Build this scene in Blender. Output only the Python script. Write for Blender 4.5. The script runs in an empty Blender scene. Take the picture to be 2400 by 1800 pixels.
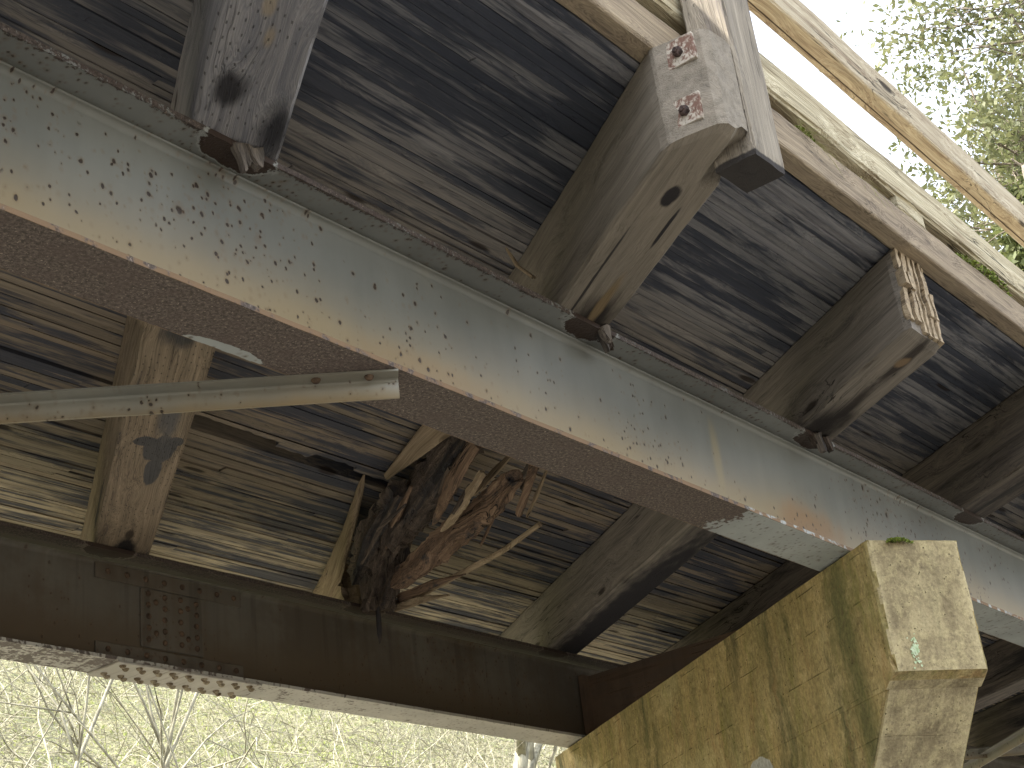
import bpy, bmesh, math, random
from mathutils import Vector, Matrix, noise
random.seed(7)
C = bpy.context.scene.collection
S = 3.2                      # scale of the survey units (girder depth plane = 1)
H = 1.6                      # eye height above the river bank
SK = 0.569806                # skew of the floor beams and pier
CS, SN = math.cos(SK), math.sin(SK)
BEAM_ROT = math.pi/2 - SK    # heading of the floor beams

def P(x, y, z): return Vector((x*S, y*S, z*S + H))
def OV(o, v, z): return P(o*CS + v*SN, -o*SN + v*CS, z)
def nz(p, sc=1.0, off=0.0): return noise.noise(Vector((p[0]*sc+off, p[1]*sc+off*1.7, p[2]*sc-off)))

# ------------------------------------------------------------------ objects
def tag(o, label=None, cat=None, group=None, kind=None):
    if label: o['label'] = label
    if cat: o['category'] = cat
    if group: o['group'] = group
    if kind or cat: o['kind'] = kind or 'thing'
    return o
def empty(name, loc, rz=0.0, label=None, cat=None, group=None):
    o = bpy.data.objects.new(name, None); C.objects.link(o)
    o.location = loc; o.rotation_euler = (0, 0, rz); o.empty_display_size = .1
    return tag(o, label, cat, group)
def link(name, me, mat, parent=None, smooth=False):
    me.materials.clear(); me.materials.append(mat)
    if smooth:
        for p in me.polygons: p.use_smooth = True
    o = bpy.data.objects.new(name, me); C.objects.link(o)
    if parent: o.parent = parent
    return o
def bm_obj(name, bm, mat, parent=None, smooth=False):
    bmesh.ops.recalc_face_normals(bm, faces=bm.faces)
    me = bpy.data.meshes.new(name); bm.to_mesh(me); bm.free()
    return link(name, me, mat, parent, smooth)
def py_obj(name, vs, fs, mat, parent=None, smooth=False):
    me = bpy.data.meshes.new(name); me.from_pydata([tuple(v) for v in vs], [], fs); me.update()
    return link(name, me, mat, parent, smooth)

def solo(root, o):
    """a thing that is one mesh: the mesh itself becomes the top-level object"""
    m = Matrix.Translation(root.location) @ root.rotation_euler.to_matrix().to_4x4() @ o.matrix_basis
    for k in ('label', 'category', 'group', 'kind'):
        if root.get(k): o[k] = root[k]
    nm = root.name; bpy.data.objects.remove(root); o.parent = None; o.matrix_world = m
    o.name = nm.split('.')[0]
    return o
def lin(a, b, n): return [a + (b-a)*i/n for i in range(n+1)]
def add_box(bm, x0, x1, y0, y1, z0, z1):
    v = [bm.verts.new((x, y, z)) for x in (x0, x1) for y in (y0, y1) for z in (z0, z1)]
    out = []
    for f in ((0,1,3,2),(4,6,7,5),(0,4,5,1),(2,3,7,6),(0,2,6,4),(1,5,7,3)):
        out.append(bm.faces.new([v[i] for i in f]))
    return out
def grid_box(bm, xs, ys, zs, fn=None):
    """a box whose six faces are grids; fn moves each shared vertex"""
    vd = {}
    nx, ny, nz_ = len(xs)-1, len(ys)-1, len(zs)-1
    def vert(i, j, k):
        key = (i, j, k)
        if key not in vd:
            p = Vector((xs[i], ys[j], zs[k]))
            if fn: p = fn(p, (i in (0, nx)) + (j in (0, ny)) + (k in (0, nz_)), i, j, k)
            vd[key] = bm.verts.new(p)
        return vd[key]
    def q(a, b, c, d): bm.faces.new((vert(*a), vert(*b), vert(*c), vert(*d)))
    for i in range(nx):
        for j in range(ny):
            for k in (0, nz_): q((i,j,k),(i+1,j,k),(i+1,j+1,k),(i,j+1,k))
        for k in range(nz_):
            for j in (0, ny): q((i,j,k),(i+1,j,k),(i+1,j,k+1),(i,j,k+1))
    for j in range(ny):
        for k in range(nz_):
            for i in (0, nx): q((i,j,k),(i,j+1,k),(i,j+1,k+1),(i,j,k+1))
def edge_list(a, b, n, e):
    return [a, a+e] + lin(a+e, b-e, n)[1:-1] + [b-e, b]
def tube(vs, fs, pts, rads, n=6):
    base = len(vs); m = len(pts)
    for i, p in enumerate(pts):
        t = (pts[min(i+1, m-1)] - pts[max(i-1, 0)])
        t = t.normalized() if t.length > 1e-9 else Vector((0,0,1))
        a = t.orthogonal().normalized(); b = t.cross(a)
        for k in range(n):
            th = 2*math.pi*k/n
            vs.append(p + (a*math.cos(th) + b*math.sin(th))*rads[i])
    for i in range(m-1):
        for k in range(n):
            fs.append((base+i*n+k, base+i*n+(k+1) % n, base+(i+1)*n+(k+1) % n, base+(i+1)*n+k))
    fs.append(tuple(base+k for k in range(n))[::-1]); fs.append(tuple(base+(m-1)*n+k for k in range(n)))

# ------------------------------------------------------------------ material helpers
class M:
    def __init__(s, name):
        s.mat = bpy.data.materials.new(name); s.mat.use_nodes = True
        s.t = s.mat.node_tree; s.t.nodes.clear()
        s.out = s.t.nodes.new('ShaderNodeOutputMaterial')
        s.tc = s.t.nodes.new('ShaderNodeTexCoord')
        s.obj = s.tc.outputs['Object']
    def new(s, typ, **kw):
        n = s.t.nodes.new(typ)
        for k, v in kw.items(): setattr(n, k, v)
        return n
    def put(s, sock, v):
        if hasattr(v, 'is_output') or isinstance(v, bpy.types.NodeSocket): s.t.links.new(v, sock)
        else:
            if isinstance(v, (tuple, list)) and len(v) == 3 and sock.type == 'RGBA': v = (*v, 1)
            sock.default_value = v
    def math(s, op, a, b=0.0, c=0.0, clamp=False):
        n = s.new('ShaderNodeMath', operation=op, use_clamp=clamp)
        for i, v in enumerate((a, b, c)): s.put(n.inputs[i], v)
        return n.outputs[0]
    def add(s, a, b): return s.math('ADD', a, b)
    def sub(s, a, b): return s.math('SUBTRACT', a, b)
    def mul(s, a, b): return s.math('MULTIPLY', a, b)
    def sep(s, v):
        n = s.new('ShaderNodeSeparateXYZ'); s.put(n.inputs[0], v); return n.outputs
    def comb(s, x, y, z):
        n = s.new('ShaderNodeCombineXYZ')
        for i, v in enumerate((x, y, z)): s.put(n.inputs[i], v)
        return n.outputs[0]
    def vadd(s, a, b):
        n = s.new('ShaderNodeVectorMath', operation='ADD'); s.put(n.inputs[0], a); s.put(n.inputs[1], b); return n.outputs[0]
    def vmul(s, a, b):
        n = s.new('ShaderNodeVectorMath', operation='MULTIPLY'); s.put(n.inputs[0], a); s.put(n.inputs[1], b); return n.outputs[0]
    def noise(s, v, scale=1.0, detail=4.0, rough=.55, dist=0.0):
        n = s.new('ShaderNodeTexNoise'); s.put(n.inputs['Vector'], v)
        for k, x in (('Scale', scale), ('Detail', detail), ('Roughness', rough), ('Distortion', dist)): s.put(n.inputs[k], x)
        return n.outputs['Fac']
    def vor(s, v, scale=1.0, feature='F1', rnd=1.0):
        n = s.new('ShaderNodeTexVoronoi', feature=feature); s.put(n.inputs['Vector'], v)
        s.put(n.inputs['Scale'], scale); s.put(n.inputs['Randomness'], rnd); return n.outputs
    def step(s, v, a, b):
        """0 below a, 1 above b, smooth between (a>b gives the inverse)"""
        n = s.new('ShaderNodeMapRange', interpolation_type='SMOOTHSTEP')
        s.put(n.inputs['Value'], v); lo, hi, t0, t1 = (a, b, 0.0, 1.0) if a <= b else (b, a, 1.0, 0.0)
        for k, x in (('From Min', lo), ('From Max', hi), ('To Min', t0), ('To Max', t1)): s.put(n.inputs[k], x)
        return n.outputs[0]
    def rng(s, v, a, b, c, d):
        n = s.new('ShaderNodeMapRange'); s.put(n.inputs['Value'], v)
        for k, x in (('From Min', a), ('From Max', b), ('To Min', c), ('To Max', d)): s.put(n.inputs[k], x)
        return n.outputs[0]
    def mix(s, f, a, b, blend='MIX'):
        n = s.new('ShaderNodeMix', data_type='RGBA', blend_type=blend)
        s.put(n.inputs[0], f); s.put(n.inputs[6], a); s.put(n.inputs[7], b); return n.outputs[2]
    def scale_col(s, col, f):
        return s.mix(1.0, col, s.comb3(f), 'MULTIPLY')
    def comb3(s, f):
        n = s.new('ShaderNodeCombineColor')
        for i in range(3): s.put(n.inputs[i], f)
        return n.outputs[0]
    def attr(s, name):
        n = s.new('ShaderNodeAttribute', attribute_name=name); return n.outputs['Fac']
    def rand(s): return s.new('ShaderNodeObjectInfo').outputs['Random']
    def done(s, col, rough=.85, height=None, bump=.3, dist=.01, spec=.25, metal=0.0, trans=0.0):
        b = s.new('ShaderNodeBsdfPrincipled'); s.put(b.inputs['Base Color'], col); s.put(b.inputs['Roughness'], rough)
        s.put(b.inputs['Specular IOR Level'], spec); s.put(b.inputs['Metallic'], metal)
        if height is not None:
            n = s.new('ShaderNodeBump'); s.put(n.inputs['Strength'], bump); s.put(n.inputs['Distance'], dist)
            s.put(n.inputs['Height'], height); s.t.links.new(n.outputs[0], b.inputs['Normal'])
        sh = b.outputs[0]
        if trans:
            tr = s.new('ShaderNodeBsdfTranslucent'); s.put(tr.inputs[0], col)
            mx = s.new('ShaderNodeMixShader'); s.put(mx.inputs[0], trans)
            s.t.links.new(sh, mx.inputs[1]); s.t.links.new(tr.outputs[0], mx.inputs[2]); sh = mx.outputs[0]
        s.t.links.new(sh, s.out.inputs[0]); return s.mat

def wood(name, light, mid, dark, stain=(.018, .018, .02), amount=.45, stain_scale=(.5, 5, 5), use_tint=False,
         knots=True, cracks=.5, bump=.5, spots=(), patches=(), incise=False, pale=None, fine=1.0, weather_haze=None, soft=.06, far_light=None):
    m = M(name)
    r = m.rand()
    t = m.attr('tint') if use_tint else 0.0
    p0 = m.obj
    p = m.vadd(p0, m.comb(m.add(m.mul(r, 31.0), m.mul(t, 57.0)), m.mul(r, 13.0) if not use_tint else m.mul(t, 23.0), m.add(m.mul(r, 7.0), m.mul(t, 11.0))))
    # the grain swings round the knots
    kv = m.vor(m.vmul(p, (1.7, 5.5, 5.5)), 1.0)
    kd = kv['Distance']
    swing = m.step(kd, .55, .05)
    w = m.sub(m.noise(m.vmul(p, (.9, 2.5, 2.5)), 1, 2), .5)
    wv = m.add(m.mul(w, .10), m.mul(swing, .05))
    q = m.vadd(p, m.comb(0.0, wv, wv))
    g1 = m.noise(m.vmul(q, (1.0, 26, 26)), 1, 5, .6)
    g2 = m.noise(m.vmul(q, (3.0*fine, 130*fine, 130*fine)), 1, 3, .6)
    ring = m.noise(m.vmul(q, (.35, 60, 60)), 1, 1, .5)
    rr = m.math('ABSOLUTE', m.mul(m.sub(m.math('FRACT', m.mul(ring, 7.0)), .5), 2.0))
    g = m.add(m.mul(g1, .6), m.add(m.mul(g2, .28), m.mul(rr, .12)))
    col = m.mix(m.step(g, .34, .52), dark, mid)
    col = m.mix(m.step(g, .50, .68), col, light)
    if far_light: col = m.mix(m.mul(m.step(m.sep(p0)[1], far_light[0], far_light[1]), .75), col, m.mix(m.step(g, .36, .62), (.27, .225, .15), (.50, .43, .30)))  # light from past the far girder, painted in as paler planks
    if use_tint:
        t2 = m.math('FRACT', m.mul(t, 7.31))
        col = m.scale_col(col, m.rng(t2, 0, 1, .82, 1.14))
        t3 = m.math('FRACT', m.mul(t, 3.77))
        col = m.mix(m.mul(m.step(t3, .7, 1.0), .35), col, (.21, .15, .10))
    if weather_haze: col = m.mix(m.mul(m.step(m.sep(p0)[0 if len(weather_haze) > 2 else 1], weather_haze[1], weather_haze[0]), .8), col, m.scale_col(m.mix(m.step(g, .36, .66), (.175, .181, .205), (.285, .286, .30)), m.rng(m.math('FRACT', m.mul(t, 7.31)), 0, 1, .82, 1.12) if use_tint else 1.22))  # real greying plus bluish veiling glare, both painted into the outer timber
    # weather stains with ragged ends along the grain
    sn = m.add(m.noise(m.vmul(p, stain_scale), 1, 5, .62), m.mul(m.sub(g2, .5), .22))
    sn = m.add(sn, m.mul(m.sub(m.noise(p0, .55, 2), .5), .25))
    if use_tint:
        sn = m.add(sn, m.mul(m.sub(m.math('FRACT', m.mul(t, 11.7)), .5), .10))
        sn = m.add(sn, m.mul(m.sub(m.noise(m.vmul(p0, (.7, 2.6, 2.6)), 1, 5, .65), .5), .75))
    th = .5 + (.5-amount)*.55
    col = m.mix(m.mul(m.step(sn, th-soft, th+soft), .88), col, m.mix(g2, stain, tuple(c*2.2 for c in stain)))
    if pale:
        pn = m.noise(m.vmul(p, (.8, 9, 9)), 1, 4)
        col = m.mix(m.mul(m.step(pn, .5, .68), pale[1]), col, pale[0])
    h = m.add(m.mul(g, 1.0), m.mul(rr, .25))
    if knots:
        rc = m.sep(kv['Color'])[0]
        k = m.mul(m.step(m.add(kd, m.mul(m.sub(g1, .5), .12)), .17, .09), m.step(rc, .55, .6))
        col = m.mix(m.mul(k, .85), col, (.025, .018, .014))
        h = m.sub(h, m.mul(k, .6))
    if cracks:
        cn = m.noise(m.vmul(q, (.45, 17, 17)), 1, 3, .5)
        ck = m.mul(m.step(m.math('ABSOLUTE', m.sub(cn, .5)), .012, .003), m.step(m.noise(m.vmul(p, (.9, 4, 4)), 1, 2), .5, .6))
        col = m.mix(m.mul(ck, cracks), col, (.01, .009, .009)); h = m.sub(h, m.mul(ck, 1.2))
    for (cx, cy, cz, rx, ry, rz, soft, sc) in spots:      # rot, knot holes, cracks and darker faces of this one timber
        d = m.vmul(m.vadd(p0, (-cx, -cy, -cz)), (1/rx, 1/ry, 1/rz))
        ln = m.new('ShaderNodeVectorMath', operation='LENGTH'); m.put(ln.inputs[0], d)
        dd = m.add(ln.outputs['Value'], m.mul(m.sub(m.noise(m.vmul(p, (6, 18, 18)), 1, 4), .5), 1.1 if soft > .15 else .75))
        col = m.mix(m.step(dd, 1.0+soft, 1.0-soft), col, sc)
    if incise:
        x, y, z = m.sep(p0)
        y = m.add(y, m.mul(m.sub(m.noise(p, 5, 2), .5), .012))
        row = m.math('FLOOR', m.mul(y, 1/.027))
        fy = m.math('ABSOLUTE', m.sub(m.math('FRACT', m.mul(y, 1/.027)), .5))
        fx = m.math('ABSOLUTE', m.sub(m.math('FRACT', m.add(m.mul(x, 1/.071), m.mul(row, .37))), .5))
        ins = m.mul(m.mul(m.step(fx, .12, .07), m.step(fy, .12, .06)), m.step(m.noise(p, 3.5, 2), .44, .56))
        col = m.mix(m.mul(ins, .6), col, (.03, .026, .023)); h = m.sub(h, ins)
    for (cx, cy, cz, rx, ry, rz, soft, sc) in patches:
        pass
    return m.done(col, .88, h, bump, .006, spec=.15)

# paint, rust and staining of the steel girders
SEAT0, SEATP, HF_ = .908*S, .6065*S, .0412*S
def steel(name, paint, wash, wash_h, spots=.5, edge=None, rust_all=None, bare=(), streak=0.0, seat=False, dirt=None, rough=.5, wash_z=0.0, flat=False, blots=(), tip=None):
    m = M(name); p = m.obj; x, y, z = m.sep(p)
    n1 = m.noise(p, 1.3, 5, .6); n2 = m.noise(p, 9, 4, .6); n3 = m.noise(p, 60, 3, .6)
    rust = m.mix(m.step(m.noise(p, 75, 5, .8), .40, .62), (.060, .047, .040), (.165, .130, .107))
    rust = m.mix(m.mul(m.step(m.noise(p, 105, 2), .61, .70), .8), rust, (.36, .29, .23))
    rust = m.mix(m.mul(m.step(n2, .45, .65), .5), rust, (.10, .073, .062))
    col = m.scale_col(paint, m.rng(n1, .3, .7, .82, 1.12))
    col = m.scale_col(col, m.rng(m.noise(m.vmul(p, (5, 5, .8)), 1, 4), .3, .7, .9, 1.08))
    if dirt: col = m.mix(m.step(m.add(n1, m.mul(n2, .3)), .5, .75), col, dirt)
    hgt = m.mul(n3, .05)
    if streak:
        sn = m.noise(m.vmul(p, (7, 7, .35)), 1, 4, .6)
        col = m.mix(m.mul(m.step(sn, .5, .72), streak), col, (.085, .055, .03))
        col = m.mix(m.mul(m.step(sn, .47, .36), streak*.7), col, (.03, .024, .018))
    if wash_h:
        wz = m.add(z, m.mul(m.sub(m.noise(m.vmul(p, (1.6, 1.6, .5)), 1, 4), .5), .16))
        wz = m.add(wz, m.mul(m.sub(n2, .5), .02))
        col = m.mix(m.mul(m.step(wz, wash_z + (wash_h-wash_z)*1.9, wash_z), .55), col, wash)
        col = m.mix(m.mul(m.step(wz, wash_h, wash_z), .8), col, wash)
        st = m.mul(m.step(m.noise(m.vmul(p, (2.2, 2.2, .12)), 1, 2), .62, .72), m.step(m.noise(p, .7, 2), .5, .6))
        col = m.mix(m.mul(st, .5), col, wash)
    for (cx, cz, rx, rz, k_, cc) in blots:
        d = m.math('SQRT', m.add(m.math('POWER', m.mul(m.sub(x, cx), 1/rx), 2.0), m.math('POWER', m.mul(m.sub(z, cz), 1/rz), 2.0)))
        d = m.add(d, m.mul(m.sub(m.noise(m.vmul(p, (9, 9, 2.5)), 1, 4), .5), .9))
        col = m.mix(m.mul(m.step(d, 1.15, .4), k_), col, cc)
    if spots:
        dens = m.noise(p, 1.1, 3)
        for sc, thr, r0, r1 in ((27, .36, .06, .20), (46, .40, .08, .24), (12, .80, .07, .15)):
            pj = m.vadd(p, m.comb(m.mul(m.sub(m.noise(p, 45, 2), .5), .012), 0.0, m.mul(m.sub(m.noise(p, 50, 2), .5), .014)))
            v = m.vor(m.vmul(pj, (1, .82, .05) if flat else (1, .05, .82)), sc)
            rc, gc, bc = m.sep(v['Color'])
            rad = m.rng(gc, 0, 1, r0, r1)
            on = m.step(m.add(rc, m.sub(m.mul(m.sub(dens, .5), 3.0), m.mul(z, 0.0 if flat else .45))), thr+.08, thr+.12)
            k = m.mul(m.step(m.sub(v['Distance'], rad), .05, -.04), on)
            col = m.mix(m.mul(m.step(m.sub(v['Distance'], rad), .3, -.02), m.mul(on, .30)), col, (.13, .075, .035))
            col = m.mix(m.mul(k, spots), col, (.028, .018, .012)); hgt = m.add(hgt, m.mul(k, .4))
    if rust_all is not None:
        bm_ = 0.0
        for (cx, w, cy, wy) in bare:
            a = m.math('ABSOLUTE', m.mul(m.sub(x, cx), 1/w)); b = m.math('ABSOLUTE', m.mul(m.sub(y, cy), 1/wy))
            d = m.add(m.math('SQRT', m.add(m.mul(a, a), m.mul(b, b))) if wy < .1 else m.math('MAXIMUM', a, b), m.add(m.mul(m.sub(n2, .5), .45), m.mul(m.sub(m.noise(p, 40, 3), .5), .35)))
            bm_ = m.math('MAXIMUM', bm_, m.step(d, 1.02, .97))
        col = m.mix(m.mul(m.sub(1.0, bm_), rust_all), col, rust)
        hgt = m.add(hgt, m.mul(m.sub(1.0, bm_), m.mul(m.noise(p, 170, 3), .35)))
    if tip:
        col = m.mix(m.mul(m.step(m.math('ABSOLUTE', y), HF_-.0035, HF_-.0015), m.step(m.noise(p, 14, 4), .40, .50)), col, tip)
    if edge:                                              # flaking along the flange tip
        e = m.add(m.math('ABSOLUTE', y), m.add(m.mul(m.sub(m.noise(p, 60, 4, .75), .5), .08), m.mul(m.sub(m.noise(p, 3, 3), .5), .04)))
        k = m.step(e, edge-.003, edge+.003)
        col = m.mix(k, col, m.scale_col(rust, .72)); hgt = m.add(hgt, m.mul(k, m.mul(n3, .7)))
    if seat:                                              # rot and rust where each floor beam sits
        a = m.mul(m.sub(x, SEAT0), 1/SEATP)
        dx = m.mul(m.sub(a, m.math('ROUND', a)), SEATP)
        dd = m.math('SQRT', m.add(m.math('POWER', m.mul(dx, 1/.15), 2.0), m.math('POWER', m.mul(m.add(y, .11), 1/.085), 2.0)))
        dd = m.add(dd, m.add(m.mul(m.sub(n2, .5), .7), m.mul(m.sub(m.noise(p, 45, 3), .5), .5)))
        col = m.mix(m.step(dd, 1.16, 1.04), col, m.scale_col(paint, 1.35))
        k = m.step(dd, 1.03, .97)
        col = m.mix(k, col, (.05, .034, .026)); hgt = m.sub(hgt, m.mul(k, m.mul(n3, .9)))
    return m.done(col, rough, hgt, .5, .01, spec=.3)

def simple(name, a, b, scale=20, rough=.85, bump=.4, trans=0.0, stretch=(1, 1, 1), dist=.01, det=4):
    m = M(name); r = m.rand()
    p = m.vadd(m.vmul(m.obj, stretch), m.comb(m.mul(r, 9.0), m.mul(r, 5.0), r))
    n = m.noise(p, scale, det, .6)
    return m.done(m.mix(m.step(n, .35, .65), a, b), rough, n, bump, dist, trans=trans)
def leafmat(name, cols, trans=.45):
    m = M(name); t = m.attr('tint')
    c = m.mix(m.step(t, 0.0, .5), cols[0], cols[1]); c = m.mix(m.step(t, .5, 1.0), c, cols[2])
    return m.done(c, .6, spec=.3, trans=trans)

# timber looks
W_DECK = wood('deck timber', (.27, .222, .165), (.215, .178, .135), (.13, .112, .09), stain=(.024, .028, .040), amount=.49, stain_scale=(.9, 11, 11), use_tint=True, cracks=.4, bump=.35, weather_haze=(2.6, 4.3), fine=.8, soft=.085, far_light=(5.5, 6.9))  # bluish cast of the real stains is glare painted in
W_EDGE = wood('edge board timber', (.37, .30, .205), (.27, .215, .15), (.14, .11, .082), amount=.25, cracks=.6, stain=(.05, .04, .032))
W_CURB = wood('curb timber', (.62, .56, .40), (.46, .40, .27), (.22, .17, .10), stain=(.12, .085, .05), amount=.33, cracks=.9, bump=1.0, knots=False)
W_RAIL = wood('rail timber', (.56, .50, .37), (.42, .355, .25), (.22, .165, .11), stain=(.22, .17, .10), amount=.2, cracks=.7, bump=.7, spots=((8, .075, 0, 60, .0035, .03, .5, (.06, .042, .03)),))
W_POST = wood('post timber', (.36, .315, .25), (.27, .235, .185), (.14, .122, .10), spots=((0, .09, .1, .022, .6, .6, .2, (.05, .045, .042)),), stain=(.09, .08, .075), amount=.30, cracks=.8, incise=True, bump=.7, knots=False)
W_B2 = wood('weathered beam timber', (.25, .215, .165), (.185, .16, .125), (.095, .08, .064), amount=.30, stain_scale=(.7, 3.5, 3.5), cracks=.9,
            spots=((.0, .0, .0, .001, .001, .001, .1, (0, 0, 0)),))
W_B3 = wood('cracked beam timber', (.23, .185, .135), (.155, .125, .095), (.07, .056, .044), amount=.32, cracks=.9)
W_BX = wood('dark beam timber', (.22, .185, .15), (.155, .132, .11), (.075, .066, .058), amount=.42, cracks=.8, soft=.1)
W_END = wood('end grain timber', (.50, .40, .27), (.36, .285, .19), (.17, .13, .09), amount=.1, cracks=.9, knots=False)
W_ROT = wood('rotten timber', (.17, .13, .095), (.085, .066, .052), (.028, .022, .019), amount=.42, cracks=1.0, bump=1.0, knots=False)
W_RED = wood('red rotten timber', (.26, .18, .12), (.16, .105, .07), (.06, .042, .032), amount=.28, stain_scale=(4, 10, 10), cracks=1.0, bump=1.0, knots=False)
W_TAN = wood('fresh split timber', (.36, .28, .19), (.26, .20, .13), (.13, .095, .06), amount=.15, cracks=.9, knots=False)
PAINT = (.146, .146, .126)
S_WEB = steel('near girder web paint', PAINT, (.25, .19, .10), .26, spots=.93, rough=.40, wash_z=.08, blots=((5.92, .30, .05, .24, .55, (.25, .20, .105)), (6.75, .12, .42, .16, .75, (.22, .125, .055)), (3.9, .1, .5, .12, .4, (.22, .14, .06))))
S_TOP = steel('near girder top flange paint', (.205, .21, .195), (0, 0, 0), 0, spots=.6, edge=.124, seat=True, flat=True)
S_BOT = steel('near girder bottom flange rust', (.36, .38, .36), (0, 0, 0), 0, spots=.5, rust_all=1.0,
              bare=((3.02, .17, .13, .045), (6.86, .95, 0, .4), (12.0, 5.0, 0, .4)), rough=.8, flat=True, tip=(.20, .13, .075))
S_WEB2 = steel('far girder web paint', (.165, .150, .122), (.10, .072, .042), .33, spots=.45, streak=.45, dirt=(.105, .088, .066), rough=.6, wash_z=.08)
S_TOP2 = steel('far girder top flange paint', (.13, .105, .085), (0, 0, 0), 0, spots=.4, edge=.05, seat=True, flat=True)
S_BOT2 = steel('far girder bottom flange paint', (.47, .45, .39), (0, 0, 0), 0, spots=.5, rust_all=.9,
               bare=((30.0, 25.4, 0, .4),), rough=.6, flat=True)
S_BRACE = steel('brace paint', (.21, .21, .18), (.26, .185, .09), -.035, spots=.9, rough=.38, wash_z=-.11)
S_DIA = steel('diaphragm rust', (.17, .11, .068), (.2, .11, .055), .1, spots=.3, streak=.4, dirt=(.10, .07, .048))
S_PLATE = steel('splice plate paint', (.150, .130, .100), (0, 0, 0), 0, spots=.3, streak=.45, dirt=(.10, .078, .055))
S_PLATEW = steel('pale splice plate paint', (.46, .43, .37), (0, 0, 0), 0, spots=.2)
S_RIV = simple('rivet rust', (.05, .033, .022), (.14, .09, .055), 40)
S_RIVW = simple('rivet brown', (.10, .07, .04), (.34, .29, .20), 30)
m_ = M('washer rust'); n_ = m_.noise(m_.obj, 30, 6, .7, .35); n2_ = m_.noise(m_.vmul(m_.obj, (1, 1, .5)), 90, 3)
c_ = m_.mix(m_.step(n_, .42, .56), (.17, .10, .075), (.45, .405, .335)); c_ = m_.mix(m_.mul(m_.step(n2_, .55, .7), .8), c_, (.10, .05, .035))
S_WASH = m_.done(c_, .8, n_, .6, .004)
S_NUT = simple('nut rust', (.03, .022, .02), (.09, .06, .05), 60)

# ------------------------------------------------------------------ girders
HF = .0412*S; ZB, Z1 = .7226*S, .9065*S; TF = .018; XA, XB = -7.0, 34.0
def girder(y, label, mats):
    g = empty('steel_girder', (0, y*S, ZB + H), 0, label, 'girder', 'steel girders under the deck')
    web, top, bot = mats
    D = Z1 - ZB; t = .006; r = .027
    prof = []
    for k in range(5):                               # rolled fillets top and bottom
        a = math.pi/2*k/4
        prof.append((-(t + r*(1-math.sin(a))), TF + r*(1-math.cos(a)) ))
    prof = [(-t-r, TF)] + [(-(t + r*(1-math.sin(a))), TF + r*(1-math.cos(a))) for a in (math.pi/8, math.pi/4, math.pi*3/8)] + [(-t, TF+r), (-t, TF+r+.004)]
    near = prof + [(yy, D-(zz)+TF) for yy, zz in reversed(prof)]
    near = [(yy, zz if i < len(prof) else zz - TF) for i, (yy, zz) in enumerate(near)]
    ring = near + [(-yy, zz) for yy, zz in reversed(near)]
    xs = lin(XA, XB, 40); vs = []; fs = []; n = len(ring)
    for x in xs:
        for yy, zz in ring: vs.append((x, yy, zz))
    for i in range(len(xs)-1):
        for k in range(n):
            fs.append((i*n+k, (i+1)*n+k, (i+1)*n+(k+1) % n, i*n+(k+1) % n))
    w = py_obj('web', vs, fs, web, g, True)
    for nm, z0, z1, mt in (('top_flange', D, D+.022, top), ('bottom_flange', 0, TF, bot)):
        bm = bmesh.new()
        def wob(p, c, i, j, k):
            if j in (0, 1, len(ys)-2, len(ys)-1):
                p.y += .0025*nz(p, 9, 3); p.z += .0012*nz(p, 14, 5)
            return p
        ys = [-HF, -HF+.004, -.04, .04, HF-.004, HF]
        grid_box(bm, lin(XA, XB, 500), ys, [z0, z1], wob)
        bm_obj(nm, bm, mt, g)
    return g
g1 = girder(1.0, 'grey steel girder with dark rust spots and brown rusty underside, over the mossy pier end', (S_WEB, S_TOP, S_BOT))
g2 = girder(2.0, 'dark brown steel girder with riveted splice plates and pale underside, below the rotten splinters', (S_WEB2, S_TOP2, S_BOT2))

# rivetted splice of the far girder
def plate(x0, x1, z0, z1, y0, y1, mat, parent, nm):
    bm = bmesh.new(); add_box(bm, x0, x1, y0, y1, z0, z1)
    bmesh.ops.bevel(bm, geom=bm.edges[:], offset=.003, segments=1, affect='EDGES')
    return bm_obj(nm, bm, mat, parent)
def dome(r, h, axis):
    vs, fs, n, m = [], [], 10, 4
    for i in range(m):
        a = math.pi/2*i/m
        for k in range(n):
            th = 2*math.pi*k/n
            q = (r*math.cos(a)*math.cos(th), r*math.cos(a)*math.sin(th), h*math.sin(a))
            vs.append(q)
    vs.append((0, 0, h)); top = len(vs)-1
    for i in range(m-1):
        for k in range(n): fs.append((i*n+k, i*n+(k+1) % n, (i+1)*n+(k+1) % n, (i+1)*n+k))
    for k in range(n): fs.append(((m-1)*n+k, (m-1)*n+(k+1) % n, top))
    out = []
    for a, b, c in vs: out.append((a, -c, b) if axis == 'y' else (a, b, -c))
    me = bpy.data.meshes.new('rivet'); me.from_pydata(out, [], fs); me.update()
    for p in me.polygons: p.use_smooth = True
    return me
riv_web, riv_flat = dome(.0175, .013, 'y'), dome(.019, .017, 'z')
riv_web.materials.append(S_RIV); riv_flat.materials.append(S_RIVW)
def rivet(me, loc, parent):
    o = bpy.data.objects.new('rivet', me); C.objects.link(o); o.parent = parent; o.location = loc
    o.rotation_euler = (0, random.uniform(0, .1), 0); return o
SX0, SX1 = 1.603*S, 1.737*S
wp = plate(SX0, SX1, .7655*S-ZB, .869*S-ZB, -.020, -.0062, S_PLATE, g2, 'web_splice_plate')
cols_x = lin(SX0+.05, SX1-.045, 3)
for ci, cx in enumerate(cols_x):
    for k in range(5): rivet(riv_web, (cx + random.uniform(-.003, .003), -.0195, .7655*S-ZB + .04 + k*.064 + (.0 if ci % 2 else .006)), wp)
for cx in (cols_x[0]+.05, cols_x[2]+.05):
    for zz in (.085, .26): rivet(riv_web, (cx, -.0195, .7655*S-ZB+zz), wp)
up = plate(1.51*S, 1.829*S, .8705*S-ZB, .8985*S-ZB, -.019, -.0062, S_PLATE, g2, 'upper_splice_plate')
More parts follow.
